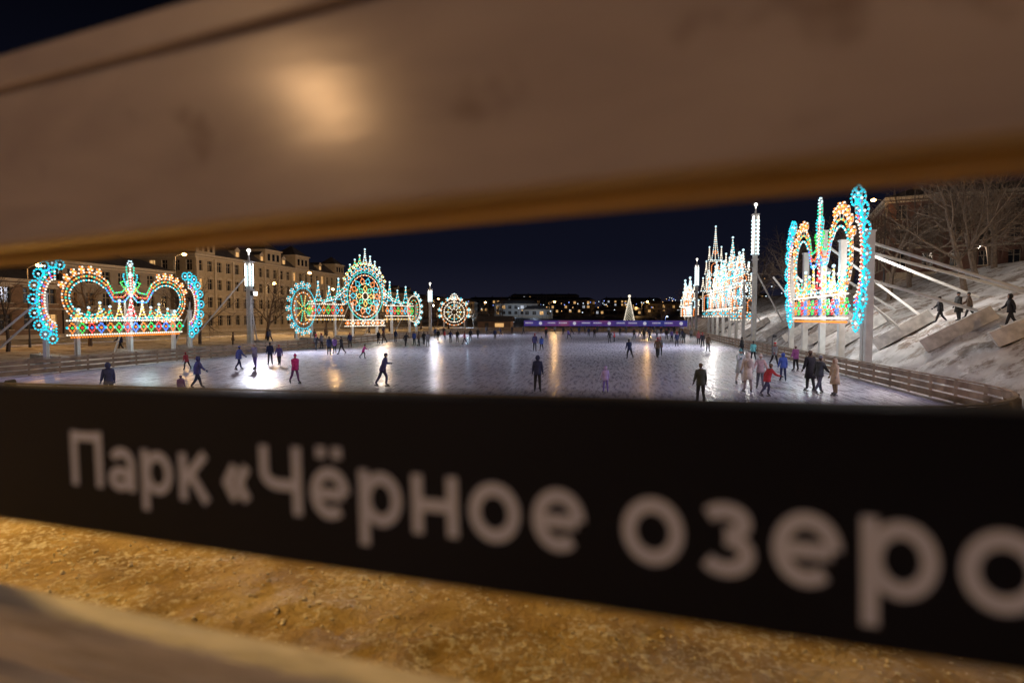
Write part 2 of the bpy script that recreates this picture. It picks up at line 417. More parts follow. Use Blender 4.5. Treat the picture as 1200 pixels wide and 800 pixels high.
def crown(o,Lh,z0,H,n=1.0):
    for sg in(-1,1):
        cx=sg*Lh*.80; a0,a1=(90,270) if sg<0 else (90,-90)
        rx,rz=Lh*.20,H*.5; cz=z0+H*.5
        o.scallop(cx,cz,rx*1.0,rz*.97,a0+sg*(-1)*(-25),a1,10,H*.062,"cyan")
        o.ell(cx,cz,rx*.84,rz*.84,a0,a1,"cyan")
        o.ell(cx,cz,rx*.74,rz*.75,a0,a1,["white","teal"])
        o.ell(cx,cz,rx*.60,rz*.64,a0,a1,["orange","red"])
        o.ell(cx,cz,rx*.50,rz*.56,a0,a1,"white")
        o.spokes(cx,cz,rx,rz,.62,.9,a0,a1,10,["cyan","blue"])
        c2=sg*Lh*.47
        b0,b1=(40,320) if sg<0 else (140,-140)
        o.ell(c2,z0+H*.56,Lh*.27,H*.34,b0,b1,["white","orange"])
        o.ell(c2,z0+H*.56,Lh*.235,H*.29,b0,b1,["yellow","orange","teal"])
        o.ell(c2,z0+H*.56,Lh*.20,H*.235,b0,b1,["white","cyan"])
        o.scallop(c2,z0+H*.56,Lh*.30,H*.39,60 if sg<0 else 120,165 if sg<0 else 15,6,H*.035,["orange","white"],"yellow")
        o.line([(c2+(-sg)*Lh*.20,z0+H*.80),(sg*Lh*.20,z0+H*.64),(sg*Lh*.10,z0+H*.66),(sg*Lh*.03,z0+H*.78)],["teal","green"])
        o.line([(c2+(-sg)*Lh*.20,z0+H*.75),(sg*Lh*.20,z0+H*.58),(sg*Lh*.09,z0+H*.59),(0,z0+H*.70)],["orange","red"])
        o.line([(c2+(-sg)*Lh*.18,z0+H*.70),(sg*Lh*.20,z0+H*.52),(sg*Lh*.08,z0+H*.52),(0,z0+H*.64)],["cyan","blue"])
        for k,(u,h2) in enumerate(((.14,.24),(.25,.15),(.36,.20),(.48,.13),(.58,.10))):
            o.spire(sg*Lh*u,z0+H*.27,z0+H*(.27+h2),Lh*.05,["white","yellow"] if k%2==0 else ["orange","teal"],3)
    o.spire(0,z0+H*.26,z0+H*.58,Lh*.08,["white","red"],4)
    o.palmette(0,z0+H*.64,z0+H*1.08,Lh*.12,["green","cyan","teal"])
    o.palmette(0,z0+H*.60,z0+H*.92,Lh*.07,["orange","white","red"])
    o.band(-Lh*.70,Lh*.70,z0+H*.06,z0+H*.25,14,["orange","green","red","blue"])
    for k in range(15): o.bulb(-Lh*.70+Lh*1.4*k/14,z0+H*.155,"cyan",r=o.r*1.4)
    o.line([(-Lh*.66,z0+H*.285),(Lh*.66,z0+H*.285)],["cyan","white"])
    o.line([(-Lh*.66,z0+H*.03),(Lh*.66,z0+H*.03)],"orange",tube=False)

o=Orn("crown_light_decoration",(-39,39.3,0),90,.07,.215,.035)
crown(o,7.8,2.0,5.5)
for a in(-6.8,-4.5,0.1,4.6,6.6): o.post(a,4.2 if abs(a)<6.7 else 5.2,.26)
for a in(-6.8,0.1,6.6):
    o.fr.tube((a,.3,4.2),(a-1.6*(1 if a<0 else -1),3.6,.5),.07,n=6)
o.done()
o=Orn("crown_light_decoration",(15.6,50.4,0),-90,.088,.29,.045)
crown(o,9.3,3.0,9.2)
for a in(-8.3,-4.2,.3,4.4,8.6,9.15): o.post(a,9.2 if a!=.3 else 10.5,.42)
o.done()
o=Orn("wheel_light_decoration",(-42.6,89.5,0),65,.11,.35,.055)
cz=7.2; 
o.ell(0,cz,3.7,4.0,0,360,["cyan","teal"],n=36); o.ell(0,cz,3.2,3.5,0,360,["white","orange"],n=36); o.ell(0,cz,1.9,2.1,0,360,["teal","white"],n=28)
o.petals(0,cz,2.0,3.1,14,["orange","cyan"]); o.petals(0,cz,.8,1.8,8,["yellow","teal"]); o.ell(0,cz,.6,.6,0,360,"white")
o.scallop(0,cz,4.2,4.6,-20,200,17,.34,["white","cyan"],"orange")
o.scallop(0,cz,4.9,5.4,25,155,13,.25,["white","yellow"],"teal")
for k,(u,zz,h) in enumerate(((0,12.6,2.2),(-1.1,12.3,1.4),(1.1,12.3,1.4),(-2.1,11.7,1.2),(2.1,11.7,1.2),(-3.1,10.9,1.1),(3.1,10.9,1.1))): o.spire(u,zz,zz+h,.45,["white","cool"] if k%2==0 else ["yellow","teal"],3)
for sg in(-1,1):
    o.band(sg*4.4,sg*11.2,3.9,5.7,8,["orange","cyan","red","green"])
    o.line([(sg*4.0,8.8),(sg*6,7.0),(sg*8.2,6.3),(sg*11,6.1)],["white","teal"])
    o.line([(sg*4.4,7.8),(sg*6,6.6),(sg*8.2,6.0)],["cool","white"])
    for u,h in((5.4,3.8),(7.2,2.4),(9.2,3.1)):
        o.spire(sg*u,5.8,5.8+h,.8,["white","cyan"],4)
    o.line([(sg*4.2,3.3),(sg*11.2,3.3)],["yellow","white"])
o.band(-4.2,4.2,2.2,3.2,8,["orange","white"])
o.scallop(11.2,5.2,2.0,2.9,90,-90,8,.3,["cyan","white"])
o.ell(11.2,5.2,1.6,2.4,0,360,"white"); o.ell(11.2,5.2,1.0,1.6,0,360,["orange","teal"])
o.scallop(-11.8,5.0,2.6,3.7,60,300,11,.36,["cyan","white"])
o.ell(-11.8,5.0,2.1,3.1,0,360,"cyan"); o.ell(-11.8,5.0,1.6,2.4,0,360,["orange","white"]); o.spokes(-11.8,5,1.6,2.4,.2,.9,0,360,10,["yellow","teal"])
for a in(-13,-10.3,-6,-2.6,2.6,6,10.3,12.0): o.post(a,6.0,.35)
for a in(-10,-3,3,10): o.fr.tube((a,.3,6),(a,4.2,.3),.09,n=6)
o.done()
o=Orn("medallion_light_decoration",(-39,129,0),20,.15,.5,.08)
o.ell(0,4.9,3.1,3.1,0,360,["orange","white"],n=24); o.ell(0,4.9,2.4,2.4,0,360,"white",n=24); o.ell(0,4.9,1.5,1.7,0,360,["cyan","yellow"],n=20)
o.spokes(0,4.9,2.4,2.4,.3,1,0,360,8,["white"]); o.palmette(0,7.6,9.2,1.2,["white"]); o.scallop(0,4.9,3.5,3.3,-30,210,9,.35,["white","cyan"])
for a in(-2.4,2.4): o.post(a,4.5,.35)
o.done()
o=Orn("castle_light_decoration",(16,99,0),-90,.11,.42,.06)
o.band(-17,17,5.0,8.0,14,["cyan","cool","orange","white"])
o.line([(-17,8.5),(17,8.5)],["white","cyan"])
for a,h,w in((-15,12.2,2.4),(-6,13,2.6),(1,12.4,3.0),(8,13.2,3.0),(14,12.4,2.6)): o.tower(a,8.5,h,w,"white","cyan","orange" if a!=1 else "teal")
for a in(-16,-11,-6,0,6,11,16): o.post(a,8.5,.4)
for a,yy,z0,z1,w in ((-11.5,.6,5.0,20.0,2.1),(6,.5,5.0,15.6,1.9),(-3,.3,5.0,13.0,1.6),(15.5,.2,4.5,12.6,1.5)):
    p=Orn("tower_panel",(a,yy,0),90,.105,.36,.06,parent=o.e); p.tower(0,z0,z1,w,"white","cyan" if a in(6,-3) else "cool","orange"); p.band(-w,w,z0-1.2,z0-.2,3,["cyan","orange"]); p.done()
o.done()
o=Orn("castle_light_decoration",(16,150,0),-90,.18,.6,.1)
o.band(-9,9,4.0,7.0,8,["white","cool"])
for a,h,w in((-6,13,1.8),(0,11,1.8),(6,12,1.6)): o.tower(a,7.3,h,w)
for a in(-8,0,8): o.post(a,7,.4)
p=Orn("tower_panel",(5,0,0),90,.18,.5,.1,parent=o.e); p.tower(0,4,13,2); p.done()
o.done()
def pylon(x,y,top,w=.42):
    e=empty("light_pylon",(x,y,0)); q=MB()
    for sx in(-1,1):
        for sy in(-1,1): q.tube((sx*w/2,sy*w/2,-1),(sx*w/2,sy*w/2,top-1.2),.05,n=5)
    z=0
    while z<top-1.6:
        q.tube((-w/2,-w/2,z),(w/2,-w/2,z+.6),.03,n=4); q.tube((w/2,w/2,z),(-w/2,w/2,z+.6),.03,n=4)
        q.tube((-w/2,w/2,z),(-w/2,-w/2,z+.6),.03,n=4); q.tube((w/2,-w/2,z),(w/2,w/2,z+.6),.03,n=4); z+=.6
    q.box((0,0,(top-1)/2),(w*.7,w*.7,top-1.2))
    q.box((0,0,top*.62),(w*1.7,w*1.7,.12)); q.box((0,0,top-1.1),(w*1.9,w*1.9,.14))
    q.tube((0,0,top-1.0),(0,0,top),.16,.02,n=6)
    q.obj("mast",[M_white],e)
    q=MB()
    for sx,sy in((-1,-1),(1,-1),(-1,1),(1,1)):
        q.tube((sx*w*.62,sy*w*.62,top*.66),(sx*w*.62,sy*w*.62,top-1.3),.065,n=5)
    q.sphere((0,0,top+.1),.2); q.tube((0,0,top-.9),(0,0,top+.1),.07,n=5)
    q.obj("light_bars",[M_bar],e)
    q=MB()
    for i in range(10):
        z=top*.66+i*(top*.34-1.4)/10
        for sx in(-1,1): q.sphere((sx*w*.95,0,z),.1,0,6,4); q.sphere((0,sx*w*.95,z),.1,0,6,4)
    q.obj("bulbs",[BM["cool"]],e)
    sg=1 if x<0 else -1
    q=MB(); q.box((sg*.5,0,top*.58),(.35,.7,.45),0); q.tube((0,0,top*.58),(sg*.4,0,top*.58),.06,n=5); q.obj("floodlight_housing",[M_dark],e)
    q=MB(); q.box((sg*.69,0,top*.58),(.02,.6,.36),0); q.obj("floodlight_glass",[M_lampw],e)
PYL=[(-39,54.2,10.6),(-39,112,10.5),(15.5,73,17),(15.5,128,16)]
for p in PYL: pylon(*p)

def block(x,y,L=3.9,dx=1,dy=-.45,w=1.0,h=.85):
    d=Vector((dx,dy,0)).normalized(); z0=ground(x-d.x*L/2,y-d.y*L/2,False); z1=ground(x+d.x*L/2,y+d.y*L/2,False)
    v=Vector((d.x*L,d.y*L,z1-z0)).normalized(); s=Vector((0,0,1)).cross(v).normalized(); u=v.cross(s)
    M=Matrix((v,s,u)).transposed()
    q=MB(); q.box((0,0,0),(L,w,h)); 
    for t in(-.35,.35): q.tube((L*t,0,h/2),(L*t,0,h/2+.12),.05,n=6)
    o_=q.obj("concrete_ballast_block",[M_conc]); o_.matrix_world=Matrix.Translation((x,y,(z0+z1)/2+h*.6))@M.to_4x4()
    md=o_.modifiers.new("b",'BEVEL'); md.width=.05; md.segments=2
for x,y in((19.6,38.4),(19.3,44.5),(20.5,33.2),(21.4,29.6),(19,51),(18.8,58),(18.8,66),(18.8,75),(18.6,86),(18.6,98),(18.6,110)): block(x,y)
for y in(30,35.5,43,50,62,72,82,92): block(-42.6,y,2.6,1,0,.9,.55)
st=MB()
for a,b_ in (((15.9,42,8.7),(22.4,34.2,4.3)),((15.9,42,8.0),(24.6,40.4,5.0)),((15.9,42,6.2),(20.8,38.2,3.9)),((15.9,46,9.0),(24.5,45.6,5.0)),
             ((15.9,50,9.5),(21,46,3.8)),((15.9,42,4.8),(19.2,44.3,2.7)),((15.9,54.5,9),(22,52,4.2)),((15.9,59,8),(20,58,3.2)),((15.9,50,6),(19.3,51,2.8)),
             ((15.9,66,8),(19.5,66,3)),((16,88,8),(19.5,86,2.6)),((16,99,8),(19.5,98,2.6)),((16,110,8),(19.5,110,2.6)),((15.7,73,9),(19.5,75,2.6))):
    st.tube(a,b_,.10,n=7)
st.obj("guy_struts",[M_white])
st=MB()
for a,b_ in (((-39.3,32,4.6),(-43.2,30,.4)),((-39.3,39,5),(-43.2,43,.4)),((-39.3,46,5),(-43.2,50,.4)),((-39.2,54,8),(-43.5,50,.4)),((-39.2,54,8),(-43.5,61.8,.4))):
    st.tube(a,b_,.075,n=7)
st.obj("guy_struts",[M_white])

# ---------------------------------------------------------------- street lamps
def street_lamp(x,y,H,power,color=(1,.56,.2),arm=1.2,ang=0,glass=None,gz=None,rad=.25):
    z=ground(x,y,False) if gz is None else gz
    e=empty("street_lamp",(x,y,z),(0,0,R(ang))); q=MB()
    q.tube((0,0,-.3),(0,0,.9),.13,.11,n=10); q.tube((0,0,.9),(0,0,H-.4),.08,.05,n=8)
    pr=Vector((0,0,H-.4))
    for k in range(1,6):
        t=k/5; p=Vector((arm*t,0,H-.4+.4*math.sin(t*math.pi/2))); q.tube(pr,p,.04,n=6); pr=p
    q.box((arm+.25,0,H+.03),(.7,.3,.12)); q.obj("pole",[M_dark],e,smooth=False)
    q=MB(); q.sphere((arm+.3,0,H-.06),(.34,.26,.2),0,8,6); q.obj("lamp_glass",[glass or M_sod],e)
    if power: light("lamp_light",'POINT',(arm+.3,0,H-.36),power,color,e,rad)
SOD=(1,.56,.20)
street_lamp(-60,88,9,3400,SOD); street_lamp(-54,89,10.8,0,SOD); street_lamp(-62,70,12,2400,SOD); street_lamp(-60,48,8.5,1300,(1,.48,.14))
street_lamp(-60,108,9,3400,SOD); street_lamp(-60,134,9,3000,SOD); street_lamp(-58,170,9,2500,SOD)
street_lamp(34,84,11,450,SOD,ang=180); street_lamp(40.5,77,3,150,(1,.9,.75),glass=M_lampw,arm=.3)
street_lamp(24,24,8,1900,(1,.60,.28),ang=180); street_lamp(41,38,9,7000,(1,.82,.66),ang=180)  # both stand out of view, added to light the right-hand slope
street_lamp(-20,156,8,1800,SOD); street_lamp(5,160,8,1800,SOD); street_lamp(-40,158,8,0,SOD)
street_lamp(-48,172,4,1100,(.45,.7,1),glass=BM["cool"],arm=.2); street_lamp(12,170,4,900,(.4,.5,1),glass=BM["cool"],arm=.2)
street_lamp(-10.9,-7.9,6.6,1450,(1,.69,.49),arm=1.1,gz=2.1,rad=.2)
street_lamp(-10.5,4.2,6.2,3700,(1,.60,.17),arm=1.1,gz=2.1,rad=.2)  # added out of view so the ground beyond the fence is lit

# rink floodlights
CW=(.85,.86,1.0)
def flood(x,y,z,tx,ty,P,c=CW,spot=125): light("floodlight_beam",'SPOT',(x,y,z),P,c,None,.35,(tx,ty,0),spot)
flood(-38.2,54.2,8.5,-12,50,15000); flood(-38.2,112,8.5,-12,105,15000)
flood(14.7,73,12,-10,70,16000); flood(14.7,128,11,-10,120,15000)
def mast(x,y,H,tx,ty,P,c=CW,spot=110,extra=None):
    e=empty("added_floodlight_mast",(x,y,0)); q=MB(); q.tube((0,0,-.5),(0,0,H),.14,.08,n=8); q.box((0,0,H),(1.6,.12,.12))
    for s_ in(-.6,0,.6): q.box((s_,.15,H+.25),(.42,.2,.36))
    q.obj("mast_pole",[M_dark],e)
    light("floodlight_beam",'SPOT',(x,y+.5,H+.3),P,c,None,.35,(tx,ty,0),spot)
mast(-40,17,9,-16,42,4600,(.68,.62,1)); mast(17,20,10,-4,42,5200,(.70,.67,1))  # unseen masts, added to light the near ice with a lavender tint
def effect_light(x,y,z,tx,ty,P,sp_):  # added grazing spotlight, aimed to draw a bright streak on the ice
    d=Vector((tx-x,ty-y,0)).normalized()
    e=empty("added_streak_spot",(x,y,0)); g_=-.06 if y>16 else ground(x,y,False)
    q=MB(); q.tube((0,0,g_-.1),(0,0,z-.12),.05,n=6); q.tube((-d.x*.35,-d.y*.35,z),(-d.x*.05,-d.y*.05,z),.11,.13,n=10); q.obj("housing",[M_dark],e)
    light("added_streak_beam",'SPOT',(x,y,z),P,(.92,.95,1),None,.02,(tx,ty,0),sp_,.6)
effect_light(-24.0,18.6,1.0,-20.9,38.8,9000,1.7)
effect_light(13.4,55.5,1.9,-8,70.0,170000,1.5)
for p,c,e_ in (((-37.5,39,4.5),(.7,.95,1),350),((-39,88,6),(1,.93,.85),800),((14.2,47,6),(.7,.92,1),600),((18.6,44,7),(1,.92,.86),1100),((18.6,58,7),(1,.92,.84),1100),((14.5,99,8),(1,.95,.9),1300),((18.6,92,8),(1,.95,.9),1200),((-41,39,4.5),(1,.8,.6),300)):
    light("decoration_glow",'POINT',p,e_,c,None,.8)

# ---------------------------------------------------------------- buildings
def facade(q,o,xd,nd,L,z0,floors,fh,bays,lit=.12,wf=.5,hf=.6,ped=None):
    o=Vector(o); xd=Vector(xd); nd=Vector(nd); U=Vector((0,0,1)); cw=L/bays
    P=lambda x,z,d=0: o+xd*x+U*z+nd*d
    for f in range(floors):
        zb=z0+f*fh
        for b_ in range(bays):
            x0=b_*cw; x1=x0+cw; a=x0+cw*(1-wf)/2; c=x1-cw*(1-wf)/2; zl=zb+fh*.22; zh=zl+fh*hf
            q.quad(P(x0,zb),P(a,zb),P(a,zb+fh),P(x0,zb+fh),0); q.quad(P(c,zb),P(x1,zb),P(x1,zb+fh),P(c,zb+fh),0)
            q.quad(P(a,zb),P(c,zb),P(c,zl),P(a,zl),0); q.quad(P(a,zh),P(c,zh),P(c,zb+fh),P(a,zb+fh),0)
            D=-.3
            q.quad(P(a,zl),P(a,zl,D),P(a,zh,D),P(a,zh),1); q.quad(P(c,zl),P(c,zh),P(c,zh,D),P(c,zl,D),1)
            q.quad(P(a,zl),P(c,zl),P(c,zl,D),P(a,zl,D),1); q.quad(P(a,zh),P(a,zh,D),P(c,zh,D),P(c,zh),1)
            r=random.random(); mm_=3 if r<lit*.8 else (5 if r<lit else 2)
            q.quad(P(a,zl,D),P(c,zl,D),P(c,zh,D),P(a,zh,D),mm_)
            an=math.atan2(xd.y,xd.x)
            q.box(tuple(P((a+c)/2,(zl+zh)/2,D+.04)),(.09,.06,zh-zl),1,an)
            q.box(tuple(P((a+c)/2,zl+(zh-zl)*.66,D+.045)),(c-a,.05,.08),1,an)
            q.box(tuple(P((a+c)/2,zl-.09,.08)),(c-a+.3,.22,.12),1,an)
            if ped and f in ped:
                q.box(tuple(P((a+c)/2,zh+.14,.1)),(c-a+.4,.24,.14),1,an)
                q.tri(P(a-.2,zh+.22,.16),P(c+.2,zh+.22,.16),P((a+c)/2,zh+.65,.16),1)
def building(name,loc,rot,L,D,floors,fh,bays,wall,roof='hip',rh=2.5,lit=.12,ped=None,pil=0,dormers=0,towers=(),base=1.0,wf=.5):
    e=empty(name,loc,(0,0,R(rot))); q=MB(); H=base+floors*fh
    q.box((L/2,-.06,base/2-1),(L+.24,.12,base+2),1)
    for (a,xd,nd,LL) in (((0,0,0),(1,0,0),(0,-1,0),L),((L,0,0),(0,1,0),(1,0,0),D),((L,D,0),(-1,0,0),(0,1,0),L),((0,D,0),(0,-1,0),(-1,0,0),D)):
        facade(q,a,xd,nd,LL,base,floors,fh,max(1,int(round(bays*LL/L))),lit,wf,.56,ped)
    q.quad((0,D,-2),(0,0,-2),(0,0,base),(0,D,base),0); q.quad((L,0,-2),(L,D,-2),(L,D,base),(L,0,base),0); q.quad((L,D,-2),(0,D,-2),(0,D,base),(L,D,base),0)
    for z,pr,h in ((H+.2,.55,.4),(H-.25,.3,.2),(base+fh+.0,.16,.22)):
        q.box((L/2,-pr/2-.003,z),(L+2*pr,pr,h),1); q.box((-pr/2-.003,D/2,z),(pr,D,h),1); q.box((L+pr/2+.003,D/2,z),(pr,D,h),1)
    if pil:
        for i in range(pil+1):
            x=L*i/pil; x=min(max(x,.35),L-.35)
            q.box((x,-.14,(base+fh+H)/2),(.6,.26,H-base-fh-.6),1)
    if roof=='hip':
        z0=H+.4
        a,b_,c,d=(-.5,-.5,z0),(L+.5,-.5,z0),(L+.5,D+.5,z0),(-.5,D+.5,z0); e1,f1,g1,h1=(3,3,z0+rh),(L-3,3,z0+rh),(L-3,D-3,z0+rh),(3,D-3,z0+rh)
        for A_,B_,C_,D_ in((a,b_,f1,e1),(b_,c,g1,f1),(c,d,h1,g1),(d,a,e1,h1),(e1,f1,g1,h1),(a,d,c,b_)): q.quad(A_,B_,C_,D_,4)
    for k in range(dormers):
        x=L*(k+.5)/dormers; z0=H+.4
        q.box((x,1.2,z0+.9),(1.5,1.8,1.8),0); q.box((x,.28,z0+.95),(.8,.04,1.1),3 if random.random()<.2 else 2)
        q.tri((x-1,.2,z0+1.8),(x+1,.2,z0+1.8),(x,.2,z0+2.6),1); q.quad((x-1,.2,z0+1.8),(x,.2,z0+2.6),(x,2.6,z0+2.6),(x-1,2.6,z0+1.8),4); q.quad((x,.2,z0+2.6),(x+1,.2,z0+1.8),(x+1,2.6,z0+1.8),(x,2.6,z0+2.6),4)
    for x,w,hh in towers:
        q.box((x,w/2-.35,H+hh/2+.4),(w,w,hh),0); q.box((x,w/2-.35,H+hh+.5),(w+.6,w+.6,.25),1)
        for k in(-1,0,1): q.box((x+k*w*.28,-.37,H+.4+hh*.5),(w*.14,.06,hh*.5),2)
        t=(x,w/2-.35,H+hh+.62+w*.45); z=H+hh+.63; cs=[(x-w/2,-.35,z),(x+w/2,-.35,z),(x+w/2,w-.35,z),(x-w/2,w-.35,z)]
        for k in range(4): q.tri(cs[k],cs[(k+1)%4],t,4)
    for k in range(max(1,int(L/14))):
        q.box((L*(k+.3)/max(1,int(L/14)),D*.55,H+rh+.8),(.9,.7,1.6),0)
    q.obj("walls_windows_roof",[wall,M_trim,M_glass,M_litwin,M_roof,M_litwin2],e)
    return e
W_cream=mat("cream_stucco",(.42,.35,.25),.85,.12,1)
W_grey=mat("grey_stucco",(.28,.24,.19),.85,.15,1)
W_brown=mat("brown_stucco",(.22,.14,.09),.85,.2,1)
W_brick=mat("old_red_brick",(.15,.07,.05),.9,.3,2)
W_white=mat("pale_limestone",(.5,.48,.44),.85,.1,1)
building("townhouse",(-78,34,.3),90,33,14,2,3.5,11,W_brown,lit=.05,ped=(1,),rh=1.5)
building("apartment_house",(-80,69,.3),90,20,14,3,3.4,7,W_grey,lit=.08,rh=1.8)
building("classical_building",(-79,94,.3),90,58,16,4,3.5,22,W_cream,ped=(1,2),pil=11,lit=.10,dormers=7,towers=((2.5,5,2.2),(24,6,3.0),(36,6,3.0),(55,5,2.6)),rh=2.6)
building("apartment_house",(-75,156,.3),90,44,15,3,3.4,14,W_grey,lit=.18,dormers=4)
building("office_building",(-78,206,2),90,50,15,2,3.6,14,W_brown,lit=.25)
building("brick_building",(36,88,8.8),-14,46,15,3,3.3,15,W_brick,lit=.0,ped=(1,),rh=1.6,wf=.4)
rnd=random.Random(5)
for (x,y,L,D,fl,wl,lt) in ((-76,335,26,14,2,W_white,.35),(-54,310,16,12,1,W_white,.4),(-100,300,20,14,2,W_grey,.25),(-20,420,34,14,1,W_brown,.3),(18,450,40,14,2,W_grey,.25),
    (66,420,50,14,2,W_brown,.25),(-60,450,36,14,3,W_grey,.25),(-130,470,60,15,3,W_white,.25),(-20,600,60,15,3,W_grey,.25),(80,640,70,15,3,W_grey,.25),(-130,660,80,15,4,W_grey,.2),(150,560,60,15,3,W_brown,.25)):
    building("town_building",(x,y,ground(x,y,False)),rnd.uniform(-12,12),L,D,fl,3.3,max(4,int(L/3.4)),wl,lit=lt,rh=2)
light("town_floodlight",'POINT',(-62,322,11),2000,(.6,.75,1),None,.5); light("town_floodlight",'POINT',(-46,300,9),1400,(.6,.75,1),None,.5)
light("town_floodlight",'POINT',(10,430,14),2500,SOD,None,.5); light("town_floodlight",'POINT',(-90,285,12),3000,SOD,None,.5)
q=MB(); q2=MB()
for i in range(340):
    y=rnd.uniform(190,1000); x=rnd.uniform(-.46,.32)*y; z=ground(x,y,False); h=rnd.uniform(4,9)
    q.tube((x,y,z),(x,y,z+h),.08,n=4); (q2).sphere((x,y,z+h),.10+y*.00045,rnd.choice([0,0,1,1,2]),6,4)
e=empty("distant_street_lights"); q.obj("poles",[M_dark],e); q2.obj("globes",[emat("far_sodium",(1,.55,.2),1.8),emat("far_white",(.75,.88,1),2.0),emat("far_blue",(.25,.35,1),1.8)],e)

q=MB(); q.box((-67.5,110,.56),(9,200,.04),0); q.box((-62.9,110,.62),(.2,200,.16),1); q.box((-72.1,110,.62),(.2,200,.16),1)
for k in range(40): q.box((-67.5,12+k*5,.587),(.14,2.2,.006),2)
q.obj("street",[M_asph,M_conc,M_white])

M_ban,n,l,b=newmat("banner_print")
tc=n.new("ShaderNodeTexCoord"); wv=nz(.15,3)
rp=ramp(wv.outputs["Fac"],[(.35,(.03,.06,.34)),(.55,(.12,.05,.32)),(.7,(.30,.08,.22))])
l.new(rp.outputs["Color"],b.inputs["Base Color"]); l.new(rp.outputs["Color"],b.inputs["Emission Color"]); b.inputs["Emission Strength"].default_value=.35  # slight emission put into the print so the banner looks lit
e=empty("event_banner",(-26,150,0)); q=MB()
for k in range(14): q.box((1.5+k*3,0,2.1),(2.96,.1,1.5),0); q.box((k*3,.12,1.4),(.12,.12,3.0),1)
q.obj("panels",[M_ban,M_dark],e)
q=MB()
for k in range(14):
    x=1.5+k*3
    if k%3!=1:
        xx=x-1.1
        while xx<x+1.0:
            w=rnd.uniform(.1,.22); q.box((xx+w/2,-.06,2.2),(w,.02,.34)); xx+=w+.09
    else: q.tube((x,-.055,2.1),(x,-.075,2.1),.45,n=14)
q.obj("lettering",[emat("banner_white",(.8,.8,1),.45)],e)
q=MB(); q.box((-34,151,1.3),(9,4,2.6),0); 
for s_ in(-1,1): q.quad((-39,148.6 if s_<0 else 153.4,2.6),(-29,148.6 if s_<0 else 153.4,2.6),(-29,151,4.0),(-39,151,4.0),1)
q.box((-36,148.95,1.2),(1,.1,2),2); q.box((-32.5,148.95,1.6),(2.4,.1,1),3)
q.obj("skate_rental_kiosk",[W_brown,M_roof,M_dark,M_litwin])

# ---------------------------------------------------------------- trees
def tree_mesh(seed,H,spread=1.0,depth=5):
    rn=random.Random(seed); q=MB()
    def grow(p,d,L,r,dep):
        seg=3 if dep>2 else 2
        for i in range(seg):
            d2=(d+Vector((rn.uniform(-1,1),rn.uniform(-1,1),rn.uniform(-.3,.8)))*.16).normalized()
            p2=p+d2*(L/seg); r2=r*(.86 if dep>2 else .75); q.tube(p,p2,r,r2,6 if dep>4 else (4 if dep>2 else 3),0,False)
            if dep>1 and (i>0 or dep<depth):
                for _ in range(1 if rn.random()<.3 else 2):
                    sd=d2.orthogonal(); sd.rotate(Matrix.Rotation(rn.uniform(0,6.28),3,d2))
                    dn=(d2*rn.uniform(.6,1)+sd*rn.uniform(.5,1.0)*spread).normalized()
                    grow(p2,dn,L*rn.uniform(.55,.78),r2*.6,dep-1)
            p,d,r=p2,d2,r2
        if dep>1: grow(p,d,L*.7,r*.9,dep-1)
    grow(Vector((0,0,-.3)),Vector((0,0,1)),H*.36,H*.022,depth)
    me=bpy.data.meshes.new("bare_tree"); me.from_pydata(q.v,[],q.f); me.materials.append(M_bark); return me
TM=[tree_mesh(s,11,1.0,5) for s in(1,2,3)]
def tree(x,y,s=1,k=0,rz=0):
    o_=bpy.data.objects.new("bare_tree",TM[k%3]); col.objects.link(o_); o_.location=(x,y,ground(x,y,False)); o_.scale=(s,s,s); o_.rotation_euler=(0,0,rz)
i=0
for x,y,s in ((27,52,1.1),(30,56,1.1),(26,63,1.1),(30,68,1.15),(25,76,1.15),(29,84,1.2),(32,90,1.2),(26,96,1.3),(30,110,1.3),(24,118,1.3),(29,135,1.3),(24,150,1.2),(34,61,1.1),(44,66,1.1),(52,62,1.1),(27,170,1.2),(20,185,1.1),
              (37,70,1.2),(42,76,1.2),(35,79,1.2),(48,76,1.2),(58,74,1.2),(40,83,1.2),(22,106,1.2),(-50,60,.9),(-52,76,1),(-50,90,.9),(-52,104,1),(-53,124,1),(-52,142,1),(-50,160,1),(-46,174,.8),(-40,175,1),(12,182,1),(-55,42,.8),(-57,52,.9),(-62,185,1.1),(-45,210,1.1),(30,210,1.1)):
    tree(x,y,s,i,i*1.7); i+=1
e=empty("christmas_tree",(2.0,190,ground(2,190,False))); q=MB(); H=10.2
q.tube((0,0,0),(0,0,H*.95),.25,.04,n=8,m=1)
for k in range(900):
    t=rnd.random()**.8; z=.8+t*(H-1); rr_=(1-t)*1.9+.1; a=rnd.uniform(0,6.283); L=rr_*rnd.uniform(.75,1.1)
    c,s_=math.cos(a),math.sin(a); w=.22
    q.tri((0.1*c,.1*s_,z+.25),(L*c-w*s_,L*s_+w*c,z-.25*L),(L*c+w*s_,L*s_-w*c,z-.3*L),0)
q.obj("branches",[mat("fir_needles",(.04,.09,.04),.8),M_bark],e)
q=MB()
for k in range(320):
    t=(k/320)**1.1; z=.9+t*(H-1); rr_=(1-t)*2.0+.12; a=k*2.399
    q.sphere((rr_*math.cos(a),rr_*math.sin(a),z-.2),.11,0,5,3)
q.sphere((0,0,H+.2),.45); q.obj("fairy_lights",[BM["white"]],e)

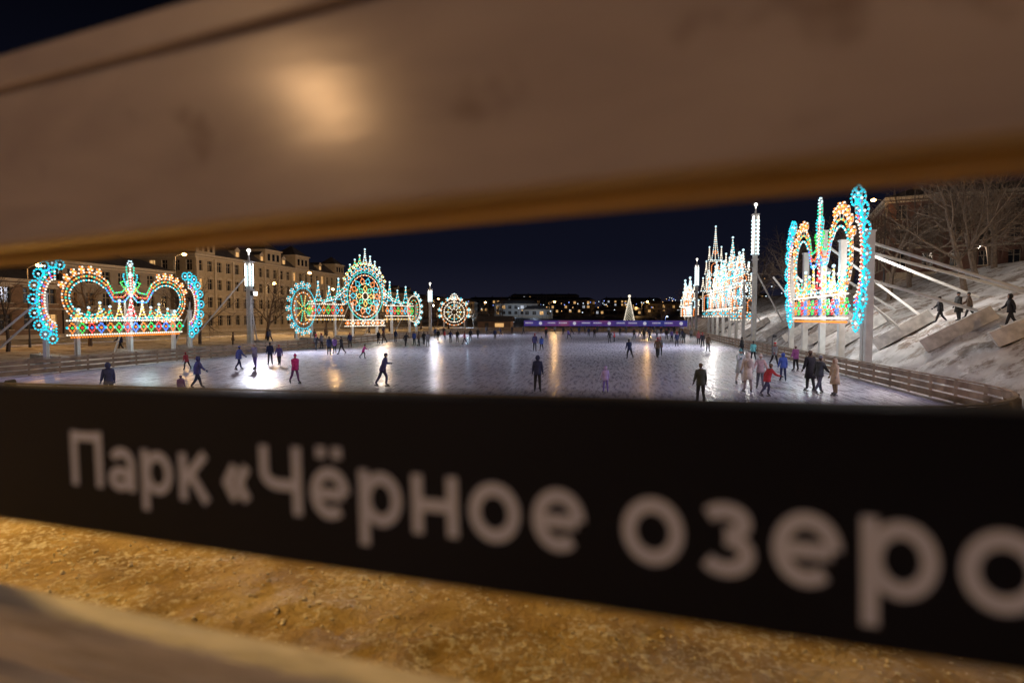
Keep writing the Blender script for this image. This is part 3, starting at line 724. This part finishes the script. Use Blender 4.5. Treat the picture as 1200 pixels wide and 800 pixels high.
# ---------------------------------------------------------------- people
pm={}
def cm_(c):
    k=tuple(round(x,3) for x in c)
    if k not in pm: pm[k]=mat("cloth_%d"%len(pm),k,.85,.18,9,.3,30)
    return pm[k]
M_skin=mat("skin",(.50,.30,.22),.55,.06,20); M_boot=mat("skate_boot",(.05,.05,.055),.5,.2,10); M_blade=mat("skate_blade",(.5,.5,.52),.3,.1,5,metal=.8); M_eye=mat("eye",(.02,.015,.012),.3,.1,5); M_lip=mat("lip",(.35,.12,.10),.5,.1,9); M_hair=mat("hair",(.06,.035,.02),.7,.3,30)
POSE={ # lean, hipL,hipR,kneeL,kneeR,legout, armL,armR,armout,elbL,elbR
'stand':(3,4,-4,6,6,3, 6,2,8,18,14),
'glide':(20,30,-28,38,14,4, -28,35,16,30,40),
'glide2':(16,-20,26,10,34,5, 38,-25,18,45,25),
'walk':(6,22,-18,8,22,2, -22,22,8,20,28),
'out':(9,8,-8,14,12,6, 15,12,38,20,25),
'bend':(42,20,-12,30,6,5, 55,48,12,20,30),
'hold':(4,5,-6,8,8,3, 30,34,8,85,80),
'pair':(5,12,-10,10,14,3, 10,20,20,10,20)}
def person(x,y,face,h=1.7,jk=(.04,.05,.10),pt=(.03,.03,.04),ht=(.05,.05,.06),pose='stand',coat=False,pack=None,hood=False,skates=True,pom=False,gz=None,name="person"):
    lean,hl,hr,kl,kr,lo,al,ar,ao,el,er=POSE[pose]; s=h/1.76
    dirv=Vector((0,math.sin(R(lean)),math.cos(R(lean))))
    J={}; J['pel']=Vector((0,0,.93)); J['sp']=J['pel']+dirv*.2; J['ch']=J['pel']+dirv*.40; J['nk']=J['pel']+dirv*.55
    hd=(dirv+Vector((0,0,1.2))).normalized(); headc=J['nk']+hd*.17; J['hb']=J['nk']+hd*.07
    for sg,a,e_,S in((-1,al,el,'L'),(1,ar,er,'R')):
        sh=J['pel']+dirv*.49+Vector((sg*.185,0,0)); J['sh'+S]=sh
        f=lambda a_,o_:Vector((sg*math.sin(R(o_)),math.sin(R(a_))*math.cos(R(o_)),-math.cos(R(a_))*math.cos(R(o_))))
        J['el'+S]=sh+f(a,ao)*.28; J['wr'+S]=J['el'+S]+f(a+e_,ao*.4 if e_>60 else ao)*.25
        J['hdn'+S]=f(a+e_,ao*.4 if e_>60 else ao)
    for sg,a,k_,S in((-1,hl,kl,'L'),(1,hr,kr,'R')):
        hp=J['pel']+Vector((sg*.095,0,-.05)); J['hp'+S]=hp
        g_=lambda a_:Vector((sg*math.sin(R(lo)),math.sin(R(a_)),-math.cos(R(a_)))).normalized()
        J['kn'+S]=hp+g_(a)*.42; J['an'+S]=J['kn'+S]+g_(a-k_)*.40
        fd=R((a-k_)*.6 if a-k_<0 else 0); J['to'+S]=J['an'+S]+Vector((sg*.03,.17*math.cos(fd),-.045+.17*math.sin(fd)))
    rad={'pel':(.165,.14),'sp':(.16,.135),'ch':(.19,.15),'nk':(.08,.08),'hb':(.06,.06),'sh':(.095,.095),'el':(.07,.07),'wr':(.05,.05),'hp':(.11,.11),'kn':(.08,.08),'an':(.058,.058),'to':(.045,.045)}
    if coat: rad['ch']=(.20,.16); rad['sh']=(.10,.10); rad['el']=(.075,.075)
    keys=['pel','sp','ch','nk','hb','shL','elL','wrL','shR','elR','wrR','hpL','knL','anL','toL','hpR','knR','anR','toR']
    ed=[('pel','sp'),('sp','ch'),('ch','nk'),('nk','hb'),('ch','shL'),('shL','elL'),('elL','wrL'),('ch','shR'),('shR','elR'),('elR','wrR'),('pel','hpL'),('hpL','knL'),('knL','anL'),('anL','toL'),('pel','hpR'),('hpR','knR'),('knR','anR'),('anR','toR')]
    me=bpy.data.meshes.new("t"); me.from_pydata([tuple(J[k]) for k in keys],[(keys.index(a),keys.index(b_)) for a,b_ in ed],[])
    ob=bpy.data.objects.new("t",me); col.objects.link(ob)
    ob.modifiers.new("s",'SKIN'); sv=me.skin_vertices[0].data
    for i_,k in enumerate(keys):
        rk=rad.get(k) or rad[k[:2]]; sv[i_].radius=rk; sv[i_].use_root=(k=='pel')
    sb=ob.modifiers.new("u",'SUBSURF'); sb.levels=1; sb.render_levels=1
    dg=bpy.context.evaluated_depsgraph_get(); ev=ob.evaluated_get(dg); m2=ev.to_mesh()
    q=MB(); q.v=[tuple(v.co) for v in m2.vertices]
    def dseg(p,a,b_):
        d=b_-a; t=max(0,min(1,(p-a).dot(d)/max(1e-9,d.length_squared))); return (p-a-d*t).length
    lab={('anL','toL'):2,('anR','toR'):2,('hpL','knL'):1,('knL','anL'):1,('hpR','knR'):1,('knR','anR'):1}
    for f in m2.polygons:
        c=f.center; best=min(ed,key=lambda e2:dseg(c,J[e2[0]],J[e2[1]])/((sum(rad.get(e2[1]) or rad[e2[1][:2]]))/2+.03))
        q.f.append(tuple(f.vertices)); q.m.append(lab.get(best,0))
    ev.to_mesh_clear(); bpy.data.objects.remove(ob); bpy.data.meshes.remove(me)
    zt=J['sp']; n_=14; hem=.52 if coat else .80; rings=[(zt.z,.175,.15),(.93,.195,.175),(hem,.255 if coat else .21,.23 if coat else .185),(hem,.15,.13)]
    st_=len(q.v)
    for zz,rx,ry in rings:
        off=max(0,(zz-.93))*math.tan(R(min(lean,30)))
        for k in range(n_):
            a=2*math.pi*k/n_; q.v.append((rx*math.cos(a),ry*math.sin(a)+off,zz+(.012*math.sin(a*3) if zz==hem else 0)))
    for r_ in range(3):
        for k in range(n_): q.f.append((st_+r_*n_+k,st_+r_*n_+(k+1)%n_,st_+(r_+1)*n_+(k+1)%n_,st_+(r_+1)*n_+k)); q.m.append(0)
    pr=None
    for k in range(11):
        a=2*math.pi*k/10; p=J['nk']+Vector((.085*math.cos(a),.08*math.sin(a),.015))
        if pr: q.tube(pr,p,.035,n=5,m=3 if not hood else 0)
        pr=p
    for S,sg in(('L',-1),('R',1)):
        d=J['hdn'+S].normalized(); w=J['wr'+S]; side=Vector((0,1,0))-d*d.y; side=side.normalized() if side.length>.2 else Vector((1,0,0)); nn=d.cross(side)
        q.sphere(w+d*.05,(.04,.04,.05),4,8,6)
        for k,(o_,L_) in enumerate(((-.027,.058),(-.009,.070),(.009,.075),(.027,.066))):
            b0=w+d*.075+side*o_; b1=b0+d*L_*.55+nn*.006*sg; q.tube(b0,b1,.0115,.0105,4,4); q.tube(b1,b1+d*L_*.42+nn*.018*sg,.0105,.008,4,4)
        t0=w+d*.035+side*.03; q.tube(t0,t0+d*.035+side*.028,.013,.011,4,4); q.tube(t0+d*.035+side*.028,t0+d*.065+side*.032,.011,.008,4,4)
    def shape(p,d):
        if d.z<0: p=Vector((p.x*(1+.22*d.z),p.y*(1+.12*d.z),p.z))
        return p
    fm=lambda d:5 if (d.y>.15 and d.z<.38) else (6 if d.z<.2 else 3)
    q.sphere(headc,(.078,.097,.118),5,14,12,shape,fm)
    q.tube(headc+Vector((0,.09,.015)),headc+Vector((0,.112,-.022)),.009,.015,5,5)
    for sg in(-1,1):
        q.sphere(headc+Vector((sg*.03,.083,.015)),.0115,8,6,4); q.sphere(headc+Vector((sg*.078,.0,-.005)),(.012,.022,.03),5,6,5)
    q.box(tuple(headc+Vector((0,.088,-.055))),(.042,.012,.011),9)
    if hood:
        q.sphere(headc+Vector((0,-.022,.015)),(.115,.118,.145),0,12,9,lambda p,d:p if d.y<.55 else Vector((p.x,p.y*.55,p.z)))
        pr=None
        for k in range(13):
            a=2*math.pi*k/12; p=headc+Vector((.098*math.cos(a),.055,.01+.125*math.sin(a)))
            if pr: q.tube(pr,p,.022,n=5,m=3)
            pr=p
        q.sphere(headc+Vector((0,.035,0)),(.07,.072,.10),5,10,8)
    else:
        q.sphere(headc+Vector((0,-.005,.045)),(.09,.108,.098),3,12,8,lambda p,d:Vector((p.x,p.y,max(p.z,-.03))))
        if pom: q.sphere(headc+Vector((0,0,.16)),.04,3,8,6)
    if pack:
        c=J['ch']+Vector((0,-.22,-.06)); q.sphere(c,(.15,.10,.21),7,10,8,lambda p,d:Vector((max(-.13,min(.13,p.x)),max(-.08,min(.08,p.y)),p.z)))
        for sg in(-1,1): q.tube(c+Vector((sg*.1,.05,.17)),J['ch']+Vector((sg*.11,.12,.08)),.02,n=4,m=7)
    if skates:
        for S in'LR':
            a,t=J['an'+S],J['to'+S]; d=(t-a); d.z=d.z+.045; mid=(a+t)/2+Vector((0,-.02,-.105)); yaw=math.atan2(d.x,d.y); pit=math.atan2(d.z,d.y)
            mx=Matrix.Rotation(-yaw,3,'Z')@Matrix.Rotation(pit,3,'X'); q.box(tuple(mid),(.008,.30,.035),10,mtx=mx); q.box(tuple(mid+Vector((0,0,.035))),(.05,.26,.045),2,mtx=mx)
    mz=min(v[2] for v in q.v)
    q.v=[(v[0]*s,v[1]*s,(v[2]-mz)*s) for v in q.v]
    z=gz if gz is not None else (0.0 if (-36<x<13.5 and y>18) else ground(x,y)-.02)
    gl=tuple(c*.5+.01 for c in ht)
    return q.obj(name,[cm_(jk),cm_(pt),M_boot,cm_(ht),cm_(gl),M_skin,M_hair,cm_(pack or (.1,.1,.1)),M_eye,M_lip,M_blade],None,(x,y,z),(0,0,R(face)),True)
NAVY=(.025,.035,.10); BLK=(.02,.02,.025); BLUE=(.06,.12,.45); MAG=(.60,.04,.28); PURP=(.16,.12,.42); BEI=(.55,.43,.30); CRM=(.66,.60,.53); RED=(.50,.04,.05); TEAL=(.15,.45,.48); GRN=(.05,.06,.05); BRN=(.14,.09,.06); LAV=(.46,.38,.72); GRY=(.18,.18,.2)
def at_(b,d):  # bearing (tangent from view axis) and distance -> world position
    return (d*(b*math.cos(YAW)-math.sin(YAW)), d*(math.cos(YAW)+b*math.sin(YAW)))
def pp(b,d,face,**k):
    x,y=at_(b,d); return person(x,y,face,**k)
pp(.045,27.3,5,h=1.66,jk=NAVY,pt=BLK,ht=BLK,pose='stand',hood=True)
pp(.165,27,20,h=1.22,jk=LAV,pt=PURP,ht=BEI,pose='stand',hood=True)
pp(.333,23.3,10,h=1.62,jk=GRN,pt=BLK,ht=BRN,pose='stand')
pp(-.228,29.3,-50,h=1.70,jk=(.07,.07,.25),pt=(.04,.04,.12),ht=NAVY,pose='glide2')
pp(-.383,30.8,-120,h=1.55,jk=MAG,pt=(.15,.05,.2),ht=MAG,pose='walk',pom=True)
pp(-.555,28.4,-30,h=1.58,jk=(.08,.10,.38),pt=NAVY,ht=BLUE,pose='walk',hood=True)
pp(-.712,23.8,60,h=1.6,jk=(.05,.07,.25),pt=BLK,ht=BLUE,pose='stand',hood=True)
pp(-.585,24.5,20,h=1.05,jk=(.2,.12,.4),pt=NAVY,ht=PURP,pose='stand')
pp(-.573,39,70,h=1.2,jk=(.4,.06,.08),pt=BLK,ht=RED,pose='glide')
pp(-.481,38.7,-20,h=1.6,jk=(.10,.14,.42),pt=NAVY,ht=BLUE,pose='walk')
pp(-.453,39.3,160,h=1.72,jk=(.3,.28,.45),pt=PURP,ht=CRM,pose='hold')
pp(-.426,43,40,h=1.62,jk=NAVY,pt=BLK,ht=BLK,pose='stand')
pp(-.410,42.5,200,h=1.5,jk=(.12,.1,.3),pt=BLK,ht=RED,pose='walk')
for b_,d,f,kw in ((-.322,54,10,dict(jk=NAVY)),(-.312,57,190,dict(jk=(.2,.1,.3),h=1.55)),(-.300,55,90,dict(jk=BLK,pose='walk')),(-.262,50,-60,dict(jk=MAG,h=1.25,pose='glide')),
    (-.187,70,0,dict(jk=BLK,pose='glide')),(-.172,74,180,dict(jk=BLUE)),(-.164,72,90,dict(jk=BRN)),(-.155,74,10,dict(jk=BLK,pose='walk')),(-.148,70,200,dict(jk=GRY)),
    (-.108,80,30,dict(jk=NAVY,pose='glide2')),(-.096,82,0,dict(jk=BLK)),(-.083,76,100,dict(jk=(.3,.05,.1),pose='walk')),(-.073,88,0,dict(jk=BLK)),
    (.040,60,0,dict(jk=(.05,.05,.15),h=1.8,pose='stand')),(.052,62,20,dict(jk=BLUE,h=1.5,pose='walk')),
    (.207,49,20,dict(jk=NAVY,pose='glide',h=1.72)),(.256,50,-20,dict(jk=BRN,h=1.78,pose='walk')),(.261,53,160,dict(jk=GRY,h=1.7)),
    (.172,80,0,dict(jk=BLK,pose='glide')),(.180,84,90,dict(jk=RED,h=1.4)),(.232,90,0,dict(jk=BLK)),(.242,88,120,dict(jk=NAVY,pose='walk')),(.272,92,0,dict(jk=BLK)),(.281,86,40,dict(jk=PURP)),
    (.302,78,0,dict(jk=BLK,pose='walk')),(.328,76,180,dict(jk=(.3,.1,.1))),(.315,95,0,dict(jk=GRY)),(.295,100,60,dict(jk=BLK)),
    (.09,115,0,dict(jk=BLK)),(.105,120,90,dict(jk=BLK,pose='glide')),(.118,118,0,dict(jk=NAVY)),(.128,125,30,dict(jk=BLK)),(.075,128,0,dict(jk=GRY)),(.06,122,0,dict(jk=RED)),
    (.02,118,60,dict(jk=BLK,pose='walk')),(.0,125,0,dict(jk=BLK)),(-.02,110,120,dict(jk=NAVY,pose='glide')),(-.045,118,0,dict(jk=BLK)),(.15,130,0,dict(jk=BLK)),(.20,125,0,dict(jk=BLK)),(.215,118,90,dict(jk=NAVY)),(.25,128,0,dict(jk=BLK)),(.262,112,0,dict(jk=BLK,pose='walk')),
    (-.12,105,0,dict(jk=BLK)),(-.135,100,50,dict(jk=NAVY)),(.24,105,0,dict(jk=BLK)),(.225,108,70,dict(jk=BRN,pose='walk')),(.19,112,0,dict(jk=BLK)),(.135,108,0,dict(jk=NAVY)),
    (-.345,62,0,dict(jk=BLK,pose='walk')),(-.335,66,90,dict(jk=GRY)),(-.285,68,40,dict(jk=NAVY)),(-.235,78,0,dict(jk=BLK)),(-.225,80,60,dict(jk=BRN,pose='glide')),(-.205,84,0,dict(jk=NAVY)),(-.13,86,0,dict(jk=BLK)),(-.118,92,70,dict(jk=RED,h=1.4)),(-.06,96,0,dict(jk=BLK,pose='walk')),(-.03,92,10,dict(jk=NAVY)),
    (.06,98,0,dict(jk=BLK)),(.10,95,60,dict(jk=PURP,pose='glide')),(.145,100,0,dict(jk=BLK)),(.215,98,20,dict(jk=BLK,pose='walk')),(.255,98,0,dict(jk=GRY)),(.285,115,0,dict(jk=BLK)),(.30,90,30,dict(jk=NAVY,pose='walk')),(.335,68,0,dict(jk=BLK)),(.345,60,200,dict(jk=BRN)),(.29,70,0,dict(jk=NAVY)),(.275,120,0,dict(jk=BLK)),(.17,120,0,dict(jk=GRY)),(.235,122,0,dict(jk=BLK))):
    kw.setdefault('h',1.7); kw.setdefault('pt',BLK); kw.setdefault('ht',BLK if random.random()<.6 else RED); pp(b_,d,f,**kw)
# right-hand group
pp(.402,30.5,200,h=1.78,jk=(.50,.56,.56),pt=CRM,ht=TEAL,pose='hold',coat=True,pom=True)
pp(.416,27.2,10,h=1.80,jk=CRM,pt=(.3,.25,.25),ht=(.5,.45,.42),pose='stand',coat=True,pack=(.45,.38,.35),hood=True)
pp(.438,28.5,170,h=1.65,jk=(.58,.40,.38),pt=GRY,ht=CRM,pose='pair',pom=True)
pp(.450,25.6,-70,h=1.50,jk=RED,pt=(.05,.05,.1),ht=BRN,pose='glide')
pp(.478,32,0,h=1.5,jk=BLUE,pt=NAVY,ht=BLUE,pose='stand',hood=True)
pp(.526,27.5,20,h=1.88,jk=BLK,pt=BLK,ht=BRN,pose='stand',coat=True)
pp(.542,26.5,-60,h=1.74,jk=(.05,.06,.07),pt=(.07,.07,.1),ht=GRY,pose='walk')
pp(.570,26.0,110,h=1.60,jk=BEI,pt=(.2,.15,.1),ht=BEI,pose='stand',coat=True,hood=True)
pp(.500,38,30,h=1.65,jk=(.35,.1,.3),pt=BLK,ht=CRM,pose='stand'); pp(.462,42,200,h=1.7,jk=GRY,pt=BLK,ht=RED,pose='walk'); pp(.425,47,0,h=1.6,jk=TEAL,pt=BLK,ht=BLK,pose='walk'); pp(.405,52,60,h=1.7,jk=BLK,pt=BLK,ht=BLK,pose='stand')
person(16.3,25.0,40,h=1.55,jk=(.3,.16,.05),pt=BLK,ht=(.4,.2,.05),skates=False,hood=True)
person(20.6,42.4,75,h=1.75,jk=BLK,pt=BLK,ht=BLK,skates=False,pose='walk'); person(20.9,40.9,100,h=1.78,jk=(.03,.03,.03),pt=BLK,ht=BLK,skates=False,pose='stand',coat=True)
person(21.2,40.3,70,h=1.62,jk=BRN,pt=BLK,ht=BLK,skates=False,pose='walk'); person(20.6,35.4,80,h=1.8,jk=BLK,pt=BLK,ht=BLK,skates=False,pose='walk',hood=True)
for x,y in((-44,58),(-45,66),(-46,68),(-43,74),(-47,84),(-45,96),(-44,100),(-48,47)):
    person(x,y,random.uniform(0,360),h=random.uniform(1.6,1.8),jk=random.choice([BLK,NAVY,BRN,GRY]),pt=BLK,ht=BLK,skates=False,pose=random.choice(['walk','stand']))

# ---------------------------------------------------------------- world + camera
w=bpy.data.worlds.new("World"); scene.world=w; w.use_nodes=True; n=w.node_tree.nodes; l=w.node_tree.links
bg=n["Background"]; tc=n.new("ShaderNodeTexCoord"); sx=n.new("ShaderNodeSeparateXYZ"); l.new(tc.outputs["Generated"],sx.inputs[0])
rp=n.new("ShaderNodeValToRGB"); e=rp.color_ramp.elements
e[0].position=0; e[0].color=(.0120,.0120,.023,1); e[1].position=.5; e[1].color=(.0005,.0005,.0010,1); x=e.new(.10); x.color=(.0045,.0052,.0120,1)
l.new(sx.outputs[2],rp.inputs[0]); l.new(rp.outputs[0],bg.inputs[0]); bg.inputs[1].default_value=1.0
cam=bpy.data.cameras.new("camera"); co=bpy.data.objects.new("camera",cam); col.objects.link(co); scene.camera=co
co.location=(0,0,3.6); co.rotation_euler=(R(90-2.4),0,YAW); cam.lens=20; cam.sensor_width=36; cam.clip_start=.02; cam.clip_end=6000
cam.dof.use_dof=True; cam.dof.focus_distance=45; cam.dof.aperture_fstop=1.5
scene.view_settings.view_transform='Standard'; scene.view_settings.look='None'; scene.view_settings.exposure=0
